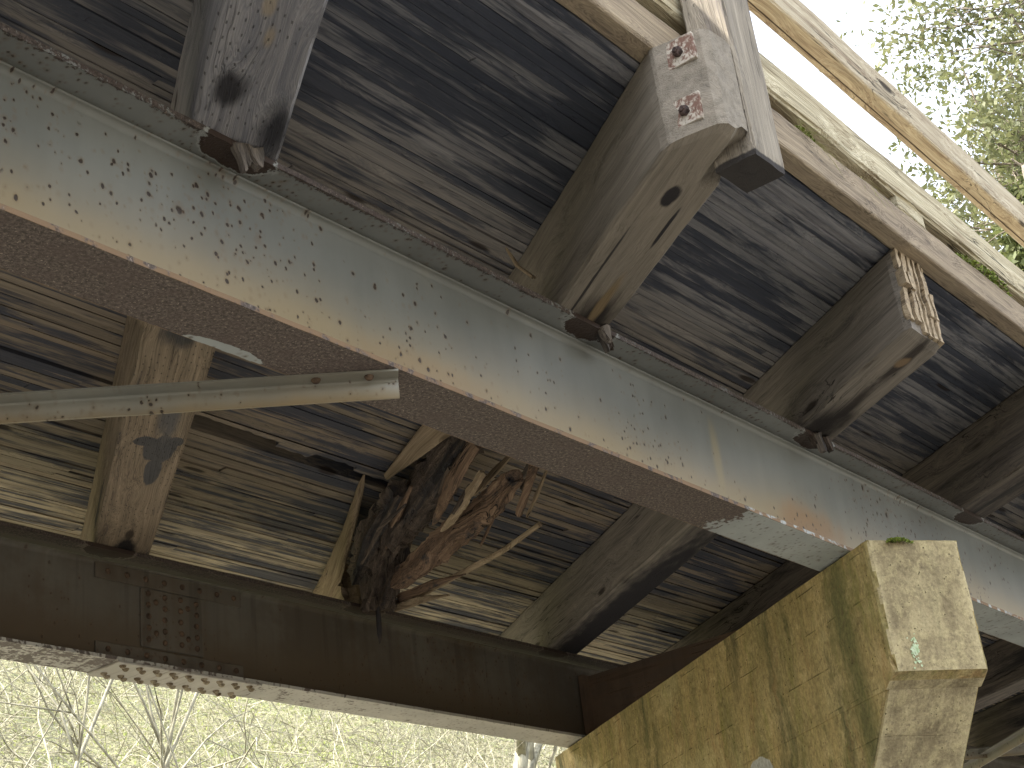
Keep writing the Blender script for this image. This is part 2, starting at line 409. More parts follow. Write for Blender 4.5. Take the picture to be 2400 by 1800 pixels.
lo = plate(1.511*S, 1.828*S, .7395*S-ZB, .7625*S-ZB, -.019, -.0062, S_PLATE, g2, 'lower_splice_plate')
for k in range(8):
    xx = 1.535*S + k*.126
    rivet(riv_web, (xx, -.0185, .8845*S-ZB), up); rivet(riv_web, (xx, -.0185, .751*S-ZB), lo)
fp = plate(1.528*S, 1.838*S, -.014, -.0005, -HF-.002, HF+.002, S_PLATEW, g2, 'flange_splice_plate')
for k in range(9):
    for j, yy in enumerate((-.098, -.058, .058, .098)):
        rivet(riv_flat, (1.545*S + k*.109 + (.05 if j % 2 else 0), yy, -.0135), fp)

# ------------------------------------------------------------------ floor beams
ZBM, ZD = .915*S, 1.045*S          # underside of the beams, underside of the deck
def zworld(z): return z + H
def beam_obj(root_off_mid, v0, v1, width, mat, root, nend, seed, name='timber', zb=ZBM, amp=.006, tail=None):
    """timber in the root's frame: X along the beam, Y towards -off; nend(off)-> v of the near end"""
    bm = bmesh.new()
    hw = width/2
    nseg = max(8, int((v1-v0)/.05))
    xs = lin(0, 1, nseg); ys = edge_list(-hw, hw, 7, .012); zs = edge_list(0, ZD-zb-.002, 8, .012)
    def fn(p, cnt, i, j, k):
        o = root_off_mid - p.y
        a = nend(o) if nend else v0
        b = tail(o, p.z) if tail else v1
        X = a + (b-a)*p.x
        q = Vector((X, p.y, p.z))
        d = amp*nz(q, 2.2, seed) + .4*amp*nz(q, 9, seed+3)
        q.y += d*(1 if p.y > 0 else -1)*(abs(p.y) > hw-.02); q.z += (amp*nz(q, 2.5, seed+9)-.001)*(p.z < .02)
        if cnt >= 2:
            c = .005 + .010*max(0, nz(q, 5, seed+5)) + .012*max(0, nz(q, 1.7, seed+7))
            if j in (0, len(ys)-1): q.y -= math.copysign(c, p.y)
            if k == 0: q.z += c
        if seed == 23 and k <= 2 and p.y < -.085 and q.x < 4.14 + .03*nz(p, 30, 2): q.z += .04 - .012*k
        if i == 0: q.x += .006*nz(q, 25, seed)
        return q
    grid_box(bm, xs, ys, zs, fn)
    return bm_obj(name, bm, mat, root)
def beam_root(o_mid, label):
    return empty('timber_beam', OV(0, 0, 0) + Vector((o_mid*S*CS, -o_mid*S*SN, ZBM)), BEAM_ROT, label, 'beam', 'timber floor beams under the deck')
Y_END = lambda y: (lambda o: (y*S + o*SN)/CS)     # end cut parallel with the roadway
W1 = .0955*S
# beam with the dark knot (spots in the timber's own frame: along, across, height)
def b1s(v, o): return (v, (.2385*S) - o)
sp1 = []
for v, o, rx, ry, soft, cc in ((3.872, .70, .085, .05, .5, (.05, .048, .052)), (4.08, .875, .15, .05, .6, (.04, .04, .045)),
                               (6.62, .805, .15, .075, .08, (.075, .073, .072)), (6.53, .735, .05, .06, .08, (.07, .068, .068)), (6.53, .87, .05, .035, .08, (.075, .073, .072)),
                               (6.88, .80, .17, .040, .08, (.075, .073, .072)), (6.22, .81, .26, .05, .4, (.10, .095, .092)), (5.45, .76, .14, .075, .4, (.06, .057, .055)),
                               (7.93, .77, .13, .055, .3, (.02, .018, .018))):
    x, y = b1s(v, o); sp1.append((x, y, .0, rx, ry, .12, soft, cc))
for v, o, rx, ry in ((3.45, .75, .05, .02), (3.60, .775, .045, .016)):
    x, y = b1s(v, o); sp1.append((x, y, .0, rx, ry, .05, .5, (.34, .29, .23)))
W_B1 = wood('knotty beam timber', (.30, .235, .165), (.215, .17, .12), (.115, .09, .066), amount=.24, stain_scale=(.8, 6, 6), spots=tuple(sp1), cracks=.3, incise=True, bump=.7, weather_haze=(3.9, 5.4, 'x'))
b1 = beam_root(.2385, 'tan treated floor beam with dark knot hole, crossing above the angle brace')
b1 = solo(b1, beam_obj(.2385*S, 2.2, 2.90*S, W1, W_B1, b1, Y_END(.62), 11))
# beam with washers, rotten inside
def end2(o):
    o /= S
    pts = [(.0, 1.235), (.692, 1.235), (.737, 1.183), (.785, 1.212), (2, 1.212)]
    for (a, va), (b, vb) in zip(pts, pts[1:]):
        if o <= b: return (va + (vb-va)*(o-a)/(b-a))*S
    return vb*S
b2 = beam_root(.7385, 'splintered floor beam carrying rusty square washers, rotted through between the girders')
def tail2(o, z):
    return (1.93*S + .25*noise.noise(Vector((o*9, z*14, 2.1))) + .12*noise.noise(Vector((o*40, z*30, 5))))
def b2s(v, o): return (v, .7385*S - o)
sp2 = []
for v, o, rx, ry, soft, cc in ((4.244, 2.358, .065, .034, .2, (.03, .027, .028)), (4.9, 2.29, .5, .006, .3, (.05, .045, .042)), (4.46, 2.43, .15, .008, .3, (.03, .028, .03)), (5.2, 2.40, .2, .09, .6, (.03, .025, .022)),
                               (5.06, 2.40, .22, .02, .5, (.22, .16, .09))):
    x, y = b2s(v, o); sp2.append((x, y, 0., rx, ry, .1, soft, cc))
W_B2 = wood('weathered beam timber', (.285, .25, .20), (.235, .205, .163), (.16, .14, .112), amount=.16, soft=.14, stain_scale=(.7, 3.5, 3.5), cracks=0, spots=tuple(sp2), knots=False, fine=.8)
beam_obj(.7385*S, 3.8, 6.2, .0935*S, W_B2, b2, end2, 23, tail=tail2)
# its stump over the far girder
bm = bmesh.new(); ysb = edge_list(-.15, .15, 7, .012)
def fst(p, cnt, i, j, k):
    o = .7385*S - p.y
    a = 2.80*S + .12*noise.noise(Vector((o*14, p.z*16, 7))) + 1.5*max(0, .06-p.y) + .9*p.z
    q = Vector((a + (3.30*S-a)*p.x, p.y, p.z)); q.y += .006*nz(q, 6, 2); q.z += .01*nz(q, 7, 3)*(p.z < .05)
    return q
grid_box(bm, lin(0, 1, 16), ysb, edge_list(.01, ZD-ZBM-.002, 8, .012), fst); bm_obj('stump', bm, W_TAN, b2)
inv2 = b2.matrix_basis.inverted() if False else None
def to_root(root, p):
    return (Matrix.Translation(root.location) @ Matrix.Rotation(root.rotation_euler.z, 4, 'Z')).inverted() @ p
def shard(name, pts, widths, thick, mat, root, facing, seed, sides=8, rag=.35, n=26, mesh_only=False):
    """a splintered length of wood: a flattened, ridged, ragged prism along a polyline"""
    P3 = [to_root(root, P(*q)) for q in pts]
    L = [0]
    for a, b in zip(P3, P3[1:]): L.append(L[-1] + (b-a).length)
    vs, fs = [], []
    fc = (Matrix.Rotation(root.rotation_euler.z, 3, 'Z')).inverted() @ Vector(facing)
    for i in range(n+1):
        t = L[-1]*i/n; k = 0
        while k < len(L)-2 and t > L[k+1]: k += 1
        f = (t-L[k])/max(1e-6, L[k+1]-L[k])
        c = P3[k].lerp(P3[k+1], f); w = widths[k] + (widths[k+1]-widths[k])*f
        ax = (P3[k+1]-P3[k]).normalized(); sd = ax.cross(fc).normalized(); nn = sd.cross(ax)
        for j in range(sides):
            a = 2*math.pi*j/sides
            rr = 1 + rag*noise.noise(Vector((t*3+seed, math.cos(a)*2.2+seed, math.sin(a)*2.2))) + .5*rag*noise.noise(Vector((t*16+seed, math.cos(a)*4, math.sin(a)*4+seed)))
            ca, sa = math.cos(a), math.sin(a)
            ca = math.copysign(abs(ca)**.6, ca); sa = math.copysign(abs(sa)**.6, sa)
            vs.append(c + sd*(ca*w*rr) + nn*(sa*min(thick, w*1.5)*rr) + ax*(.05*rag*noise.noise(Vector((j*3.7+seed, t*2, 1)))*(i in (0, n))))
    for i in range(n):
        for j in range(sides): fs.append((i*sides+j, i*sides+(j+1) % sides, (i+1)*sides+(j+1) % sides, (i+1)*sides+j))
    fs.append(tuple(range(sides))[::-1]); fs.append(tuple(n*sides+j for j in range(sides)))
    # lay the mesh along its own X axis so the grain follows the splinter
    o0 = P3[0]; ax = (P3[-1]-P3[0]).normalized(); q = Vector((1, 0, 0)).rotation_difference(ax)
    me = bpy.data.meshes.new(name); me.from_pydata([tuple(q.inverted() @ (v-o0)) for v in vs], [], fs); me.update()
    o = link(name, me, mat, root); o.location = o0; o.rotation_mode = 'QUATERNION'; o.rotation_quaternion = q
    return o
FO = (-CS, SN, -.25)         # most splinters show their face to the upstream side
K = .0022*S
shard('split_slab', [(1.73, 1.395, .998), (1.8135, 1.5385, 1.0165), (1.897, 1.682, 1.035)], [.085, .055, .02], .009, W_TAN, b2, (-CS, SN, -.5), 1, rag=.05)
shard('splinter', [(2.20, 2.16, .995), (2.104, 2.015, 1.005), (1.981, 1.85, 1.025), (1.878, 1.717, 1.046)], [.10, .085, .045, .004], .02, W_TAN, b2, FO, 2, rag=.25)
shard('splinter', [(1.867, 1.634, .993), (1.95, 1.76, 1.0), (2.05, 1.92, 1.0)], [.010, .022, .03], .012, W_BX, b2, FO, 3)
shard('splinter', [(1.915, 1.655, .985), (2.005, 1.794, .958)], [.012, .008], .008, W_RED, b2, FO, 4)
shard('rotten_core', [(1.70, 1.27, .985), (1.80, 1.43, .992), (1.91, 1.60, .985), (2.02, 1.78, .985), (2.10, 1.91, .955)], [.10, .10, .10, .085, .05], .09, W_ROT, b2, FO, 5, sides=20, rag=.55, n=60)
shard('rotten_core', [(1.86, 1.62, .985), (1.97, 1.79, .985), (2.09, 1.95, .965)], [.05, .07, .06], .05, W_ROT, b2, FO, 15, sides=14, rag=.7, n=40)
shard('splinter', [(1.70, 1.32, .925), (1.761, 1.424, .905), (1.833, 1.527, .885)], [.055, .048, .010], .022, W_RED, b2, FO, 6, rag=.35, n=40)
shard('splinter', [(1.76, 1.36, .90), (1.82, 1.45, .893), (1.893, 1.564, .894)], [.012, .03, .006], .02, W_TAN, b2, FO, 7, rag=.7, n=36)
shard('splinter', [(1.735, 1.225, .892), (1.779, 1.294, .85), (1.803, 1.332, .831)], [.030, .028, .022], .02, W_RED, b2, FO, 8, rag=.35)
shard('rotten_core', [(1.80, 1.33, .892), (1.86, 1.43, .892), (1.93, 1.56, .90), (2.02, 1.72, .912), (2.10, 1.86, .93)], [.035, .075, .080, .07, .05], .045, W_RED, b2, FO, 9, sides=16, rag=.45, n=60)
shard('splinter', [(1.893, 1.36, .841), (1.944, 1.477, .843), (2.007, 1.612, .859), (2.10, 1.80, .888), (2.154, 1.916, .906)], [.014, .016, .016, .022, .03], .012, W_TAN, b2, FO, 10, rag=.25)
shard('splinter', [(1.974, 1.588, .84), (2.058, 1.738, .88), (2.135, 1.887, .91)], [.004, .024, .03], .012, W_RED, b2, FO, 11, rag=.3)
shard('splinter', [(2.019, 1.668, .833), (2.085, 1.791, .871), (2.141, 1.905, .896)], [.006, .022, .026], .012, W_TAN, b2, FO, 12, rag=.4)
shard('rotten_core', [(2.03, 1.80, .985), (2.085, 1.87, .95), (2.10, 1.91, .915), (2.105, 1.915, .888)], [.06, .10, .10, .06], .08, W_ROT, b2, FO, 13, sides=20, rag=.8, n=50)
shard('splinter', [(2.093, 1.904, .893), (2.094, 1.906, .851), (2.097, 1.91, .824)], [.022, .014, .004], .014, W_ROT, b2, FO, 14, rag=.6)
rs = random.Random(5)
for k in range(13):
    a = Vector((1.80 + rs.uniform(-.07, .14), 1.42 + rs.uniform(-.10, .16), rs.uniform(.885, 1.0)))
    d = Vector((.19, .29, rs.uniform(-.05, .02))) * rs.uniform(.18, .75)
    d += Vector((rs.uniform(-.02, .02), rs.uniform(-.02, .02), rs.uniform(-.012, .012)))
    b = a + d
    w = rs.uniform(.008, .026)
    shard('splinter', [tuple(a), tuple(a.lerp(b, .5)), tuple(b)], [w*.4, w, w*.5], .007, rs.choice((W_RED, W_ROT, W_ROT, W_TAN, W_BX)), b2, FO, 30+k, sides=6, rag=.5, n=14)
# washers and nuts on the squared end
def washer(y0, y1, z0, z1):
    x = 1.2495
    bm = bmesh.new(); add_box(bm, -.012, .006, (y0-y1)*S/2, (y1-y0)*S/2, (z0-z1)*S/2, (z1-z0)*S/2)
    bmesh.ops.bevel(bm, geom=bm.edges[:], offset=.002, segments=1, affect='EDGES')
    o = bm_obj('washer_plate', bm, S_WASH, b2)
    o.location = to_root(b2, P(1.2555, (y0+y1)/2, (z0+z1)/2)); o.rotation_euler = (random.uniform(-.05, .05), 0, -BEAM_ROT)
    vs, fs = [], []
    for r_, x_ in ((.019, -.011), (.019, -.030), (.015, -.033), (.0095, -.0335), (.0095, -.041)):
        for k in range(6 if r_ > .012 else 6): vs.append(Vector((x_, r_*math.cos(k*math.pi/3+.3), r_*math.sin(k*math.pi/3+.3))))
    for i in range(4):
        for k in range(6): fs.append((i*6+k, i*6+(k+1) % 6, (i+1)*6+(k+1) % 6, (i+1)*6+k))
    fs.append(tuple(24+k for k in range(6)))
    n = py_obj('nut', vs, fs, S_NUT, o); n.location = (0, .0, -.004)
washer(.612, .651, 1.007, 1.0415); washer(.618, .656, .9315, .966)
# beam with the split end
W3 = .088*S
def b3s(v, o): return (v, 1.2655*S - o)
sp3 = []
for v, o, rx, ry, soft, cc in ((5.42, 4.065, .26, .028, .4, (.05, .042, .036)), (5.9, 4.06, .22, .03, .5, (.05, .042, .036)), (5.43, 4.06, .05, .03, .3, (.2, .14, .085)), (6.15, 4.04, .22, .12, .6, (.03, .026, .024)), (9.2, 4.10, 1.9, .16, .5, (.03, .028, .03))):
    x, y = b3s(v, o); sp3.append((x, y, 0., rx, ry, .06, soft, cc))
W_B3 = wood('cracked beam timber', (.285, .25, .205), (.215, .19, .158), (.125, .11, .095), amount=.18, cracks=.8, spots=tuple(sp3), soft=.12)
b3 = beam_root(1.2655, 'floor beam with split and cracked end grain standing proud of the deck shadow')
beam_obj(1.2655*S, 5.0, 3.75*S, W3, W_B3, b3, Y_END(.685), 31)
rs = random.Random(12)
ys_ = [-.141, -.095, -.05, -.012, .035, .085, .141]
for k in range(6):
    a, b = ys_[k]+.002, ys_[k+1]-.003
    for z0, z1 in (((.012, .12), (.124, .26), (.263, .408)) if k in (0, 1) else ((.012, .17), (.173, .408)) if k in (2, 3) else ((.05, .21), (.212, .30), (.304, .408))):
        bm = bmesh.new(); bow = rs.uniform(-.006, .022); sh = rs.uniform(-.006, .006)
        if k == 5 and z0 < .1: bow = -.01
        def fe(p, cnt, i, j, kk, a=a, b=b, bow=bow, sh=sh, k=k):
            o = 1.2655*S - p.y
            e = Y_END(.685)(o)
            x = e + .04 - (.04 + .022 + bow + .007*nz(p, 16, k) + .004*nz(p, 50, k))*(1-p.x)
            q = Vector((x, p.y, p.z + sh*.3))
            q.y += (.004 + .004*abs(nz(p, 30, 4)))*(-1 if j else 1)*(cnt >= 2) + .006*nz(p, 11, 8)
            return q
        grid_box(bm, lin(0, 1, 2), lin(a, b, 3), lin(z0, z1, 8), fe); bm_obj('split_end', bm, W_END, b3)
# the beams beyond
def plain(o_mid, v1, label, seed, mat=W_BX, yend=.63):
    r = beam_root(o_mid, label); return solo(r, beam_obj(o_mid*S, 4, v1, .0935*S, mat, r, Y_END(yend), seed))
plain(-.282, 2.45*S, 'dark floor beam next before the knotty treated beam', 3)
plain(1.782, 4.1*S, 'dark shaded floor beam crossing just above the concrete pier', 41, yend=.60)
plain(2.296, 4.4*S, 'dark floor beam first beyond the concrete pier', 43)
plain(2.808, 4.7*S, 'dark floor beam second beyond the concrete pier', 47)
plain(3.32, 5.0*S, 'dark floor beam third beyond the concrete pier', 53)
plain(3.83, 5.3*S, 'dark floor beam fourth beyond the concrete pier', 59)
plain(4.34, 5.6*S, 'dark floor beam fifth beyond the concrete pier', 61)

# ------------------------------------------------------------------ deck
deck = empty('bridge_deck', (0, 0, ZD + H), 0, 'laminated timber bridge deck of stained planks over the floor beams', 'deck')
bm = bmesh.new(); tint = bm.faces.layers.float.new('tint')
rs = random.Random(3)
y = .688*S; YD1 = 2.36*S
while y < YD1:
    w = rs.choice((.038, .042, .048, .055, .065)); x = XA - rs.uniform(0, 11)
    while x < XB:
        ln = rs.uniform(5.5, 12); z = rs.gauss(0, .003)
        z += .010*(rs.random() < .08)
        x1 = min(x+ln, XB)
        segs = [(x, x1)]
        if y < 5.54 and y+w > 5.45:             # the rotted-out strip
            segs = [(a, b) for a, b in ((x, min(x1, 4.66)), (max(x, 6.45), x1)) if b-a > .05]
        tv = rs.random(); tilt = rs.gauss(0, .0015); gap = rs.choice((.0012, .0012, .0015, .002, .004)) 
        for a, b in segs:
            fcs = add_box(bm, a+.001, b-.001, y+.0016, y+w-gap, z, .15)
            for f in fcs: f[tint] = tv
            for f in fcs:
                for v in f.verts:
                    if v.co.z < .05 and abs(v.co.y-y-.0016) < 1e-4: v.co.z = z + tilt
        x += ln
    y += w
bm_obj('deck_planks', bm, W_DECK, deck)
# broken edge beside the gap
bm = bmesh.new(); tint = bm.faces.layers.float.new('tint')
for y0, y1, x0, x1, sd in ((5.40, 5.425, 4.6, 6.5, 2),):
    n = 120
    top = []
    for i in range(n+1):
        x = x0 + (x1-x0)*i/n
        d = .05*(nz((x*1.7, sd, 0)) > .02)*min(1, i/6, (n-i)/6) + .016*nz((x*17, sd, 3)) + .02*math.sin(math.pi*i/n)
        top.append((x, y1 + d))
    for i in range(n):
        (xa, ya), (xb, yb) = top[i], top[i+1]
        vs = [bm.verts.new(c) for c in ((xa, y0, .004), (xb, y0, .004), (xb, yb, .004), (xa, ya, .004), (xa, y0, .14), (xb, y0, .14), (xb, yb, .14), (xa, ya, .14))]
        for f in ((0,1,2,3),(2,6,7,3)): ff = bm.faces.new([vs[k] for k in f]); ff[tint] = .37
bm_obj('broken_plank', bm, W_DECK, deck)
bm = bmesh.new(); add_box(bm, XA, XB, .692*S, 2.318, .1502, .175); add_box(bm, XA, XB, 2.32, YD1, .1502, .262)  # unseen top layer added to stop light leaks, raised inside to darken the curb gap
bm_obj('wearing_surface', bm, simple('worn deck boards', (.05, .045, .04), (.12, .1, .08), 8), deck)
def wobble(seed, amp, ez=.006):
    def fn(p, cnt, i, j, k):
        q = Vector(p); q.z += amp*nz(q, 3.0, seed); q.y += amp*nz(q, 2.6, seed+4)
        if cnt >= 2:
            c = ez*(.5 + abs(nz(q, 11, seed)) + abs(nz(q, 3, seed+2)))
            q.y += c if j == 0 else -c; q.z += c if k == 0 else -c
        return q
    return fn
bm = bmesh.new(); grid_box(bm, lin(XA, XB, 480), edge_list(.658*S, .687*S, 3, .01), edge_list(-.004, .176, 5, .012), wobble(3, .003, .004))
bm_obj('edge_board', bm, W_EDGE, deck)
# curb on scupper blocks
cb = empty('timber_curb', (0, .656*S, 1.124*S + H), 0, 'weathered pale timber curb raised on blocks along the deck edge', 'curb')
bm = bmesh.new(); grid_box(bm, lin(XA, XB, 520), edge_list(0, .20, 5, .014), edge_list(0, .062*S, 6, .014), wobble(8, .006, .011))
bm_obj('curb_timber', bm, W_CURB, cb)
for k, (xa, xb) in enumerate(((-1.0, -.86), (.15, .30), (1.14, 1.20), (1.893, 1.985), (2.62, 2.72), (3.5, 3.62), (4.4, 4.52), (5.3, 5.42))):
    bm = bmesh.new(); grid_box(bm, lin(xa*S, xb*S, 8), edge_list(.006, .19, 3, .008), edge_list(1.1005*S-1.124*S, -.002, 3, .008), wobble(20+k, .005, .006))
    bm_obj('scupper_block', bm, W_CURB, cb)
# railing
rail = empty('guard_rail', (0, .651*S, 1.30*S + H), 0, 'pale timber guard rail running past the post against the white sky', 'rail')
bm = bmesh.new(); grid_box(bm, lin(XA, XB, 400), edge_list(0, .034*S, 4, .008), edge_list(0, .0585*S, 6, .008), wobble(5, .004, .004))
rail = solo(rail, bm_obj('rail_timber', bm, W_RAIL, rail))
def post(x, label):
    r = empty('rail_post', P(x, .596, .9035), 0, label, 'post', 'timber posts of the guard rail')
    # grain runs up the post: mesh along X, stood upright
    bm = bmesh.new()
    grid_box(bm, lin(0, .56*S, 40), edge_list(0, .054*S, 4, .008), edge_list(0, .068*S, 4, .008), wobble(int(x*10)+9, .003, .006))
    o = bm_obj('post_timber', bm, W_POST, r); o.rotation_euler = (0, -math.pi/2, 0); o.location = (.068*S, 0, 0)
    return solo(r, o)
post(1.3165, 'weathered timber rail post bolted to the end of the washered beam')
post(2.56, 'timber rail post fixed at the end of the beam above the pier')
# plants in the gap under the curb
G_MOSS = simple('moss', (.07, .10, .015), (.20, .24, .04), 60, bump=1.0)
G_GRASS = simple('dry grass', (.30, .33, .09), (.42, .38, .2), 12, trans=.3)
def moss(loc, r, n, label, seed, stretch=1.0):
    rs = random.Random(seed); vs, fs = [], []
    for _ in range(n):
        a = rs.uniform(0, 6.28); d = r*math.sqrt(rs.random()); h = rs.uniform(.3, 1)*r*.5*(1-(d/r)**2*.7)
        c = Vector((d*math.cos(a)*stretch, d*math.sin(a)*.6, h*.6)); s_ = r*rs.uniform(.07, .16)
        nrm = Vector((rs.gauss(0, 1), rs.gauss(0, 1), rs.gauss(.3, 1))).normalized(); t = nrm.orthogonal().normalized()*s_; b = nrm.cross(t)*.5
        k = len(vs); vs += [c-t, c+b, c+t*1.2, c-b]; fs.append((k, k+1, k+2, k+3))
    o = py_obj('moss_clump', vs, fs, G_MOSS); o.location = loc
    return tag(o, label, 'moss', 'moss on the bridge')
def grass(loc, n, L, label, seed, hang=.5):
    rs = random.Random(seed); vs, fs = [], []
    for _ in range(n):
        d = Vector((rs.gauss(0, .7), rs.uniform(-1.0, .1), rs.uniform(.1, 1))).normalized(); p = Vector((rs.uniform(-.06, .06), rs.uniform(0, .02), 0))
        l = L*rs.uniform(.4, 1); sid = d.cross(Vector((0, 0, 1))).normalized()*.0022
        prev = None
        for i in range(7):
            t = i/6; c = p + d*l*t + Vector((0, 0, -1))*l*hang*t*t*1.7
            k = len(vs); vs += [c-sid*(1-t*.9), c+sid*(1-t*.9)]
            if prev is not None: fs.append((prev, prev+1, k+1, k))
            prev = k
    o = py_obj('grass_tuft', vs, fs, G_GRASS); o.location = loc
    return tag(o, label, 'grass', 'plants in the deck edge gap')
ZT = ZD + .176 + H
moss((1.555*S, .672*S, ZT-.005), .055, 260, 'round green moss cushion in the gap beside the rail post', 1)
grass((1.625*S, .662*S, ZT), 34, .22, 'green grass tuft drooping over the edge board beside the rail post', 2)
moss((1.615*S, .664*S, ZT-.004), .06, 220, 'yellow green moss under the drooping grass tuft', 5, 1.6)
grass((1.79*S, .662*S, ZT), 14, .14, 'thin dry rootlets hanging on the edge board before the scupper block', 3, .9)
grass((2.14*S, .662*S, ZT), 26, .13, 'short grass sprouting beyond the scupper block', 4, .3)
moss((2.2*S, .664*S, ZT-.006), .10, 420, 'long strip of bright moss on the edge board past the scupper block', 6, 3.6)

# loose splinter on the near girder and rotten crumbs on the seats
sp = empty('wood_splinter', P(1.449, 1.048, 1.0), 0, 'small upright wood splinter behind the near girder edge', 'splinter')
shard('splinter_wood', [(1.449, 1.0, .975), (1.445, 1.02, 1.0), (1.432, 1.025, 1.024)], [.016, .013, .004], .006, W_TAN, sp, (0, -1, -.2), 3)
for k, (x, yv, lab) in enumerate(((.907, .975, 'rotten wood crumb hanging at the seat of the knotty beam'), (1.535, .985, 'rotten wood crumb hanging at the seat of the washered beam'), (2.125, .985, 'rotten wood crumb hanging at the seat of the split ended beam'))):
    r = empty('rotten_wood', P(x, yv, .90), 0, lab, 'wood debris', 'rotten wood at the beam seats')
    rs = random.Random(k+40)
    for j in range(3):
        dx, dy = rs.uniform(-.02, .025), rs.uniform(-.032, -.01)
        shard('wood_crumb', [(x+dx, yv+dy, .912), (x+dx+.004, yv+dy, .90), (x+dx+.006, yv+dy-.002, .905-rs.uniform(.012, .028))], [.03, .022, .010], .018, rs.choice((W_ROT, W_BX, W_BX)), r, (0, -1, -.2), 60+k*5+j, rag=.7)

# ------------------------------------------------------------------ pier
m = M('stained concrete'); p = m.obj; x, yy, z = m.sep(p)
en = m.attr('tint')
n1 = m.noise(p, 2.2, 6, .62); n2 = m.noise(p, 14, 5, .65); n3 = m.noise(p, 70, 3, .6)
pw = m.vadd(p, m.comb(m.mul(m.sub(m.noise(p, 2.5, 5, .7), .5), .22), 0.0, 0.0))
stv = m.noise(m.vmul(pw, (5.5, 5.5, .75)), 1, 7, .70); stv2 = m.noise(m.vmul(pw, (15, 15, 1.3)), 1, 5, .66)
side = m.mix(m.step(stv, .30, .70), (.20, .17, .072), (.40, .295, .13))
side = m.mix(m.mul(m.step(n1, .48, .68), .7), side, (.46, .38, .19))
side = m.mix(m.mul(m.step(m.add(stv2, m.mul(m.sub(n2, .5), .3)), .50, .74), .7), side, (.20, .19, .05))
side = m.mix(m.mul(m.step(m.add(m.noise(p, 5, 5, .65), m.mul(m.sub(n3, .5), .2)), .52, .66), .6), side, (.50, .385, .19))
side = m.mix(m.mul(m.step(m.noise(p, 38, 4, .7), .60, .70), .6), side, (.10, .07, .035))
side = m.mix(m.mul(m.step(m.noise(m.vadd(m.vmul(pw, (3.2, 3.2, .6)), (7, 3, 1)), 1, 6, .68), .50, .64), .8), side, (.085, .082, .038))
side = m.mix(m.mul(m.step(m.noise(m.vadd(m.vmul(pw, (3.5, 3.5, .9)), (1, 8, 4)), 1, 6, .7), .54, .66), .55), side, (.30, .175, .075))
side = m.mix(m.mul(m.step(m.math('ABSOLUTE', m.sub(m.add(x, m.mul(m.sub(stv, .5), .25)), .33)), .13, .02), .65), side, (.085, .09, .035))
side = m.mix(m.mul(m.step(n2, .56, .7), .45), side, (.17, .11, .05))
end = m.mix(m.step(m.noise(p, 3.4, 6, .68), .38, .62), (.19, .15, .085), (.36, .295, .165))
end = m.mix(m.mul(m.step(n2, .46, .64), .5), end, (.46, .385, .205))
end = m.mix(m.mul(m.step(m.math('ABSOLUTE', m.add(yy, .267)), .19, .27), .5), end, (.50, .42, .24))
end = m.mix(m.mul(m.step(stv, .55, .7), .5), end, (.20, .17, .10))
end = m.mix(m.mul(m.step(m.noise(p, 26, 5, .7), .57, .66), .55), end, (.13, .10, .065))
side = m.mix(m.step(m.add(m.math('SQRT', m.add(m.math('POWER', m.mul(m.sub(x, 1.47), 1/.15), 2.0), m.math('POWER', m.mul(m.sub(z, 1.50), 1/.085), 2.0))), m.mul(m.sub(n2, .5), .5)), 1.02, .95), side, (.36, .35, .31))
col = m.mix(en, side, end)
side = m.scale_col(side, m.rng(m.noise(m.vmul(p, (55, 55, 26)), 1, 4, .75), .3, .7, .62, 1.35))
side = m.mix(m.mul(m.step(m.noise(p, 11, 7, .75), .56, .64), .5), side, (.105, .075, .04))
end = m.scale_col(end, m.rng(m.noise(p, 60, 4, .75), .3, .7, .72, 1.25))
col = m.mix(en, side, end)
pits = m.step(m.vor(p, 32)['Distance'], .17, .07)
pits = m.mul(pits, m.step(n2, .48, .6)); col = m.mix(m.mul(pits, .8), col, (.04, .032, .02))
lz = m.math('ABSOLUTE', m.sub(m.math('FRACT', m.add(m.mul(z, 1/.215), m.mul(m.sub(m.noise(p, 3, 2), .5), .10))), .5))
ln_ = m.mul(m.step(lz, .022, .004), m.step(m.noise(p, 4, 5), .50, .60))
ln_ = m.mul(ln_, m.sub(1.0, m.mul(en, .85)))
col = m.mix(m.mul(ln_, .4), col, (.055, .055, .018))
gb = m.math('ABSOLUTE', m.sub(stv2, .5))
hgt = m.add(m.add(m.mul(n2, .6), m.mul(n3, .3)), m.sub(m.mul(stv2, .5), m.add(m.mul(ln_, .8), pits)))
CONC = m.done(col, .9, hgt, .75, .012, spec=.15)
O0, O1, V0 = 1.2835, 1.4500, 1.909
pier = empty('concrete_pier', OV(O0, V0, 0), BEAM_ROT, 'mossy yellow stained concrete pier under both girders', 'pier')
D_ = (O1-O0)*S
def conc(name, prof, n_end, y0, y1):
    bm = bmesh.new(); tint = bm.faces.layers.float.new('tint'); n = len(prof)
    va = [bm.verts.new((a*S, y0, b*S)) for a, b in prof]; vb = [bm.verts.new((a*S, y1, b*S)) for a, b in prof]
    bm.faces.new(va); bm.faces.new(vb[::-1])
    for i in range(n):
        f = bm.faces.new((va[i], vb[i], vb[(i+1) % n], va[(i+1) % n]))
        if i < n_end: f[tint] = 1.0
    bmesh.ops.recalc_face_normals(bm, faces=bm.faces)
    sharp = [e for e in bm.edges if len(e.link_faces) == 2 and e.calc_face_angle(0) > .6 and not all(abs(v.co.z-.4965*S) < 1e-3 for v in e.verts)]
    bmesh.ops.bevel(bm, geom=sharp, offset=.016, segments=2, affect='EDGES')
    bmesh.ops.triangulate(bm, faces=[f for f in bm.faces if len(f.verts) > 4])
    return bm_obj(name, bm, CONC, pier)
bm = bmesh.new(); tint = bm.faces.layers.float.new('tint')
